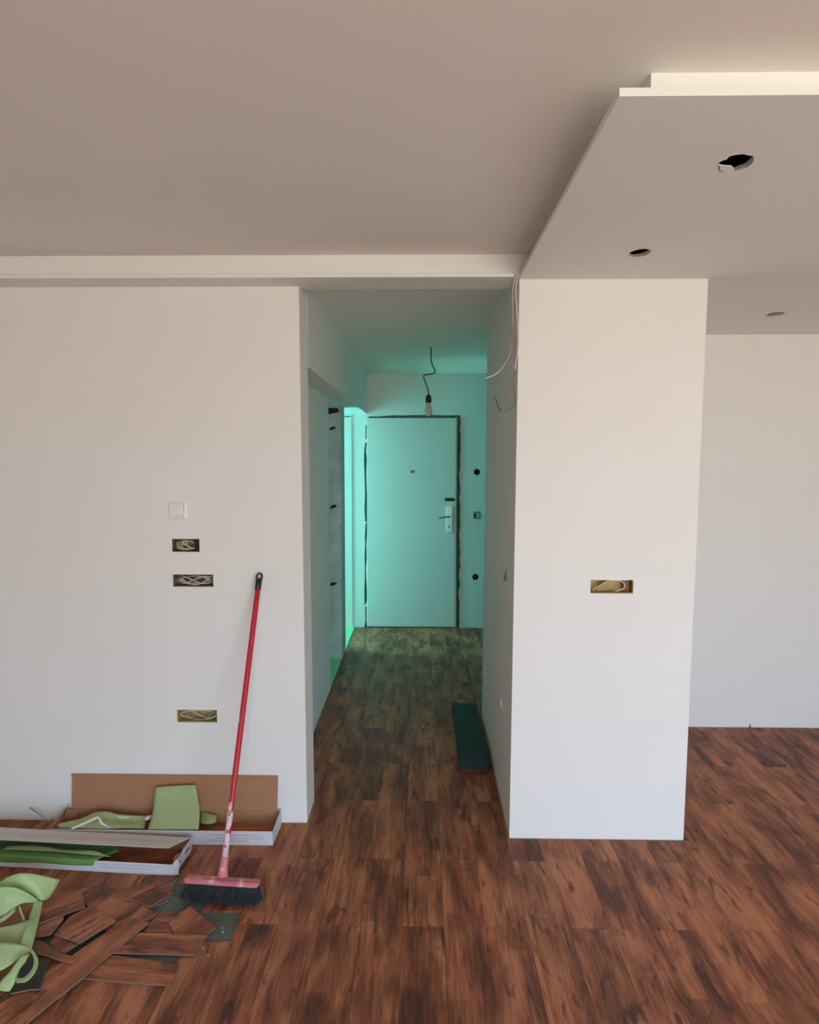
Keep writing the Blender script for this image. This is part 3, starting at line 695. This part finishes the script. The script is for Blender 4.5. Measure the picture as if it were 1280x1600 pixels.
o = link('end_panel', ep, WCARD, t2); cut(o, [boxm((-.05, .10, .024), (.05, .15, .040), .002), boxm((-.05, .045, .018), (.05, .065, .026), .002)])
link('end_tuck', prismm([(-.002, .012, .002), (-.001, .075, .002), (.002, .075, .05), (.001, .03, .068), (-.001, .012, .06)], (-.0022, 0, 0)), CARD, t2)
link('corner_flap', pyd([(0, .0, .0), (.016, .012, .0), (.020, .014, .045), (.012, .01, .064), (0, 0, .05), (-.002, .002, 0), (.014, .014, 0), (.018, .016, .045), (.010, .012, .064), (-.002, .002, .05)],
     [(0, 1, 2, 3, 4), (9, 8, 7, 6, 5), (0, 5, 6, 1), (1, 6, 7, 2), (2, 7, 8, 3), (3, 8, 9, 4), (4, 9, 5, 0)]), WCARD, t2)
mw = t2.matrix_basis.copy()
mw = Matrix.Translation(P0) @ Matrix.Rotation(ang-math.pi, 4, 'Z')
for i in range(1):
    o = link('packed_plank', boxm((-.075, -.455, 0), (.075, .455, .0045)), WOOD, cat='plank')
    o['label'] = 'brown vinyl plank lying inside the front carton under its half closed lid'
    o.location = mw @ Vector((-.475, Dp/2, T+.002+.005*i)); o.rotation_euler = (0, 0, ang-math.pi+math.pi/2)
# deep green foil inside carton 2, draped over the front edge
rows = [[(-.90, .155, .030), (-.70, .15, .040), (-.55, .15, .034), (-.42, .145, .040), (-.30, .13, .030)],
        [(-.90, .10, .040), (-.70, .10, .028), (-.55, .10, .036), (-.42, .10, .030), (-.27, .085, .038)],
        [(-.90, .045, .044), (-.70, .05, .042), (-.55, .045, .044), (-.42, .045, .042), (-.30, .04, .044)],
        [(-.90, .004, .0495), (-.70, .004, .0495), (-.55, .004, .0495), (-.42, .004, .0495), (-.315, .004, .0495)],
        [(-.90, -.006, .048), (-.70, -.006, .048), (-.55, -.006, .048), (-.42, -.006, .048), (-.322, -.006, .048)],
        [(-.90, -.008, .030), (-.70, -.008, .024), (-.55, -.008, .030), (-.42, -.008, .026), (-.33, -.008, .030)]]
me = sheetm([[mw @ Vector(p) for p in r] for r in rows], 4)
o = link('green_foil', me, FOAMD, label='dark green foil inside the front carton draped over its front edge', cat='foil'); thicken(o, .0012); recentre(o)
rows = [[(-.74, .06, .052), (-.60, .06, .058), (-.48, .055, .05), (-.36, .05, .056), (-.30, .035, .050)],
        [(-.74, .035, .050), (-.60, .035, .052), (-.48, .035, .052), (-.36, .03, .050), (-.27, .02, .053)]]
me = sheetm([[mw @ Vector(p) for p in r] for r in rows], 4)
o = link('green_foil', me, FOAM2, label='thin green foil edge peeking out under the lid of the front carton', cat='foil'); thicken(o, .0012); recentre(o)

# ------------------------------------------------------------------ broom
hb = atz(348.5, 1364, .086); ht = aty(406, 896, 2.885); ax = (ht-hb).normalized()
t = empty('broom', (hb.x, hb.y, 0), 'red broom with paint-spattered handle leaning against the left wall', 'broom')
Lh = (ht-hb).length; qr = Vector((0, 0, 1)).rotation_difference(ax)
hnd = o = link('handle', tubem([(0, 0, z) for z in np.linspace(.035, Lh-.055, 14)], .0118, 16, 1), REDT, t); o.location = (0, 0, hb.z); o.rotation_mode = 'QUATERNION'; o.rotation_quaternion = qr
cap = joinm(lathem([(.0125, -.012), (.0138, -.010), (.0138, .030), (.0105, .036), (.001, .037)], 16),
            tubem([(.010, 0, .028), (.0115, 0, .045), (.008, 0, .056), (0, 0, .060), (-.008, 0, .056), (-.0115, 0, .045), (-.010, 0, .028)], .0042, 8))
cap.transform(Matrix.Translation((0, 0, Lh-.060))); o = link('hanger_cap', shade(cap), BLACKP, hnd)
# head
hl = atz(291, 1373.5, .070); hr = atz(405, 1381, .070)
hm = (hl+hr)/2; hx = (hr-hl).normalized(); HL = (hr-hl).length/2
tilt = math.radians(12)
hrot = Matrix.Rotation(math.atan2(hx.y, hx.x), 4, 'Z') @ Matrix.Rotation(-tilt, 4, 'X')
def headm(me, dz=0.):
    me.transform(Matrix.Translation(Vector((hm.x, hm.y, .068))-Vector((hb.x, hb.y, 0))) @ hrot); return me
P = [(-HL, -.017), (-HL+.006, -.022), (HL-.006, -.022), (HL, -.017), (HL, .017), (HL-.006, .022), (-HL+.006, .022), (-HL, .017)]
bk = prismm([(x, y, -.006) for x, y in P], (0, 0, .0165)); bm = bmesh.new(); bm.from_mesh(bk); bmesh.ops.bevel(bm, geom=bm.edges, offset=.003, segments=2, affect='EDGES'); bm.to_mesh(bk); bm.free()
hbk = link('head_block', headm(bk), REDH, t)
sk = tubem([hb-Vector((hb.x, hb.y, 0))+ax*s_+Vector((0, 0, 0)) for s_ in (-.014, .0, .025, .055)], [.021, .018, .0155, .0150], 16, 3); link('socket', sk, REDH, t)
random.seed(5); V = []; Fc = []
nx, ny = 66, 7
for i in range(nx):
    for j in range(ny):
        u = -1+2*(i+.5)/nx; v = -1+2*(j+.5)/ny
        x0 = u*(HL-.004); y0 = v*.018; fl = 1.075+.02*random.random()
        x1 = x0*fl+random.uniform(-.003, .003)+ .008*u*abs(u)**3; y1 = y0*1.7+random.uniform(-.004, .004)-.010; z1 = -.068+random.uniform(0, .006)+.010*abs(u)**6
        if random.random() < .03: z1 += .008; x1 += random.uniform(-.01, .01)
        k_ = len(V); r0, r1 = .0022, .0026
        for (x, y, z, r) in ((x0, y0, -.005, r0), ((x0+x1)/2, (y0+y1)/2+.002, -.036, r1), (x1, y1, z1, .0012)):
            for q in range(4): V.append((x+r*math.cos(q*math.pi/2+.5), y+r*math.sin(q*math.pi/2+.5), z))
        for s_ in range(2):
            for q in range(4): Fc.append((k_+s_*4+q, k_+s_*4+(q+1) % 4, k_+s_*4+4+(q+1) % 4, k_+s_*4+4+q))
        Fc.append((k_+8, k_+9, k_+10, k_+11))
core = boxm((-HL+.006, -.018, -.050), (HL-.006, .014, -.005))
bmsh = joinm(pyd(V, Fc), core)
bmsh = headm(bmsh)
zmin = min(v.co.z for v in bmsh.vertices)
for v in bmsh.vertices:
    if v.co.z < .0015: v.co.z = .0015
link('bristles', bmsh, BRIS, hbk, kind='stuff')

# ------------------------------------------------------------------ loose plank offcuts
def scrap(poly, z, label, grain, th=.0045, m=None, tilt=None, cat='plank', grp='plank offcuts on the floor', name='plank_offcut', edge=True):
    """poly in photo pixels, laid on a plane z (tilt = dz per vertex); grain = direction of grain as a pixel pair"""
    P = [atz(x, y, z+th+(tilt[i] if tilt else 0)) for i, (x, y) in enumerate(poly)]
    g = atz(*grain[1], z)-atz(*grain[0], z); a = math.atan2(g.y, g.x)-math.pi/2
    c = sum(P, Vector())/len(P); c.z = z
    Ri = Matrix.Rotation(-a, 4, 'Z') @ Matrix.Translation(-c)
    P = [Ri @ p for p in P]
    me = prismm(P, (0, 0, -th))
    for mm in (m or WOOD, EDGE): me.materials.append(mm)
    for p in me.polygons: p.material_index = 0 if abs(p.normal.z) > .7 else 1
    o = bpy.data.objects.new(name, me); COL.objects.link(o); o.location = c; o.rotation_euler = (0, 0, a)
    o['label'] = label; o['category'] = cat; o['group'] = grp
    return o
scrap([(225, 1457), (244, 1425), (271, 1425), (285, 1440), (276, 1459)], -.004, 'dusty dark offcut lying flat between the large offcut and the small pointed one', ((225, 1440), (275, 1440)))
scrap([(118, 1391), (160, 1382), (202, 1400), (244, 1427.5), (192, 1467), (165, 1454), (140, 1420)], .006, 'large dark offcut in the middle of the heap with a pale lower right edge', ((140, 1440), (200, 1395)))
scrap([(243, 1368), (273.5, 1368), (270, 1390), (262.5, 1407), (233, 1420), (222, 1412)], .000, 'narrow offcut corner with tan edge sticking out toward the broom', ((230, 1412), (262, 1400)))
scrap([(178, 1401), (195, 1388), (232, 1377), (247, 1390), (258, 1403), (233, 1417), (215, 1408)], .011, 'orange-brown offcut nearest the front carton and the broom', ((180, 1400), (225, 1380)))
scrap([(262, 1440), (297, 1415.5), (337.5, 1449), (323, 1459.5), (300, 1459), (272, 1458)], .001, 'small pointed offcut just below the broom head', ((262, 1440), (297, 1416)))
scrap([(125, 1528), (150, 1497), (176, 1492), (281, 1507), (267, 1539.5), (200, 1535)], .000, 'wide flat offcut lowest in the heap with a chipped pale front edge', ((125, 1528), (267, 1538)))
scrap([(170, 1488.5), (218, 1457.5), (270, 1458.5), (325, 1459), (304, 1492), (240, 1490)], .005, 'rectangular offcut lying crosswise right of the long diagonal plank', ((179, 1488), (304, 1491)))
scrap([(0, 1505), (50, 1488), (100, 1500), (140, 1520), (90, 1560), (20, 1585), (-60, 1600), (-60, 1530)], .001, 'brown plank partly hidden beneath the long diagonal plank', ((0, 1580), (100, 1500)))
scrap([(233, 1441), (39, 1601), (-20, 1652), (-110, 1660), (0, 1569), (87, 1511), (150, 1467), (200, 1434)], .010, 'long plank running diagonally through the heap to the lower left', ((39, 1600), (230, 1442)))
scrap([(62, 1442), (100, 1428), (99, 1436), (94, 1443), (81, 1458), (73, 1461), (56, 1463), (50, 1450)], .012, 'small offcut tucked under the upper left offcut', ((62, 1450), (100, 1432)))
scrap([(78, 1473), (90, 1458), (150, 1450), (152, 1453), (102, 1488.5), (87, 1484)], .011, 'thin-edged offcut directly under the central tilted offcut', ((85, 1480), (150, 1450)))
scrap([(141, 1415), (166, 1429), (181, 1438.5), (125, 1473), (100, 1465), (85, 1459.5), (109, 1432)], .017, 'central offcut with a knot and bright cut edge', ((110, 1470), (180, 1432)), tilt=[0, 0, .004, .004, 0, 0, 0])
scrap([(52, 1476), (62, 1469), (87, 1483.5), (95, 1489), (122, 1496), (116.5, 1503), (109, 1504), (58, 1489)], .016, 'ragged broken strip beside the green foil', ((55, 1475), (120, 1500)))
scrap([(40, 1425), (67, 1402), (94, 1393), (124, 1388.5), (130, 1402), (133.5, 1416.5), (62, 1442), (50, 1440)], .018, 'upper left offcut partly under the green foil', ((60, 1440), (130, 1410)))
scrap([(5, 1533), (30, 1499), (78, 1496), (70, 1520), (62.5, 1545), (45, 1546), (17, 1552)], .016, 'offcut turned over showing its black backing under the green foil', ((20, 1540), (70, 1500)), m=BACK)
scrap([(0, 1422), (30, 1402), (60, 1400), (62, 1440), (30, 1452), (0, 1452)], .004, 'offcut seen through the loops of green foil', ((0, 1440), (60, 1420)))
scrap([(118, 1500), (134, 1484), (136, 1487), (122, 1497)], .006, 'tiny splinter of plank beside the long diagonal plank', ((120, 1495), (136, 1485)))

# plaster dust and crumbs around the broom
random.seed(9); ms = []
for i in range(70):
    px, py = random.choice([(random.gauss(262, 8), random.gauss(1385, 12)), (random.gauss(325, 18), random.gauss(1475, 14)), (random.gauss(310, 25), random.gauss(1365, 12)), (random.gauss(250, 20), random.gauss(1372, 3))])
    p = atz(px, py, -.003 if py < 1400 or px > 330 else .001); r = random.uniform(.0012, .004)
    bm = bmesh.new(); bmesh.ops.create_icosphere(bm, subdivisions=1, radius=r)
    for v in bm.verts: v.co = v.co*random.uniform(.7, 1.2)+p+Vector((0, 0, r*.6))
    q = bpy.data.meshes.new('c'); bm.to_mesh(q); bm.free(); ms.append(q)
o = link('debris_crumbs', joinm(*ms), DUST, label='pale plaster crumbs scattered on the bare screed beside the broom', cat='crumbs', kind='stuff'); recentre(o)

# ------------------------------------------------------------------ green foil pile at the lower left
foil('green_foil', [[(-40, 1395, .10), (-5, 1381, .13), (15, 1369, .15), (35, 1364.5, .16), (60, 1367, .14), (94, 1375, .09)],
                    [(-40, 1400, .08), (0, 1388, .11), (20, 1381, .13), (42, 1380, .13), (62, 1383, .11), (87, 1388, .07)],
                    [(-40, 1410, .05), (5, 1395, .08), (25, 1392, .09), (46, 1398, .08), (66, 1407, .06), (79, 1402, .04)]], FOAM,
     'upper light green foil sheet arching toward the front carton')
foil('green_foil', [[(-40, 1390, .13), (0, 1386, .15), (22, 1387, .15), (40, 1394, .12), (60, 1407, .08)],
                    [(-40, 1412, .10), (0, 1408, .11), (18, 1404, .11), (36, 1403, .10), (58, 1408.5, .075)],
                    [(-40, 1436, .06), (0, 1433, .07), (16, 1423, .08), (34, 1412, .085), (56, 1410, .07)]], FOAM,
     'pointed light green foil sheet just below the arching one')
foil('green_foil', [[(-10, 1440, .07), (8, 1431, .08), (24, 1417, .085)], [(-10, 1447, .06), (8, 1438, .07), (24, 1424, .075)]], FOAM,
     'narrow green foil strip at the left edge under the pointed sheet')
foil('green_foil', [[(28.5, 1416, .085), (32, 1427, .07), (37, 1440, .06)], [(31.5, 1416, .085), (35, 1427, .07), (40, 1439, .06)]], FOAM,
     'very thin green foil ribbon running down between the sheets')
foil('green_foil', [[(54, 1407, .06), (50, 1420, .055), (44, 1438, .06), (38, 1455, .07), (32, 1476, .06)], [(60, 1407, .055), (58, 1420, .05), (54, 1436, .055), (48, 1457, .06), (43, 1479, .05)],
                    [(67, 1407.5, .05), (65, 1419, .04), (62.5, 1431, .045), (56, 1458, .045), (50, 1481, .04)]], FOAM,
     'upright light green foil band beside the upper left offcut')
foil('green_foil', [[(-30, 1455, .08), (0, 1449, .08), (20, 1445, .08), (40, 1439, .07), (52, 1434, .06)],
                    [(-30, 1470, .06), (0, 1463, .06), (20, 1460, .065), (38, 1458, .06), (50, 1456, .05)],
                    [(-30, 1485, .05), (0, 1475, .045), (20, 1474, .05), (34, 1476, .045), (46, 1480, .04)]], FOAM2,
     'broad duller green foil sheet in the middle of the pile')
foil('green_foil', [[(-30, 1474, .085), (0, 1473, .09), (22, 1474, .085), (38, 1478, .07), (50, 1481, .05)],
                    [(-30, 1500, .07), (0, 1493, .075), (15, 1490, .075), (32, 1486, .065), (48, 1484, .05)],
                    [(-30, 1530, .05), (0, 1517, .055), (18, 1507, .06), (34, 1495, .055), (46, 1487, .048)]], FOAM,
     'brightest green foil sheet folded at the lower left')
foil('green_foil', [[(50, 1482, .07), (56, 1491, .075), (59.5, 1500, .075), (58, 1513, .07), (50, 1526, .065), (40, 1534, .06), (26, 1536, .055)],
                    [(46, 1486, .065), (51, 1493, .07), (53, 1501, .07), (51, 1512, .065), (44, 1522, .06), (36, 1528, .055), (24, 1528, .05)]], FOAM,
     'curled ribbon of green foil looping over the black-backed offcut')
foil('green_foil', [[(34, 1494, .075), (24, 1506, .07), (14, 1520, .06), (2, 1532, .045), (-6, 1546, .028)],
                    [(41, 1492, .07), (32, 1508, .065), (24, 1524, .055), (14, 1538, .04), (6, 1549, .027)],
                    [(47, 1488, .065), (40, 1503, .06), (31, 1514, .055), (24, 1534, .04), (15, 1549, .026)]], FOAM,
     'green foil tail reaching down to the lowest left of the pile')
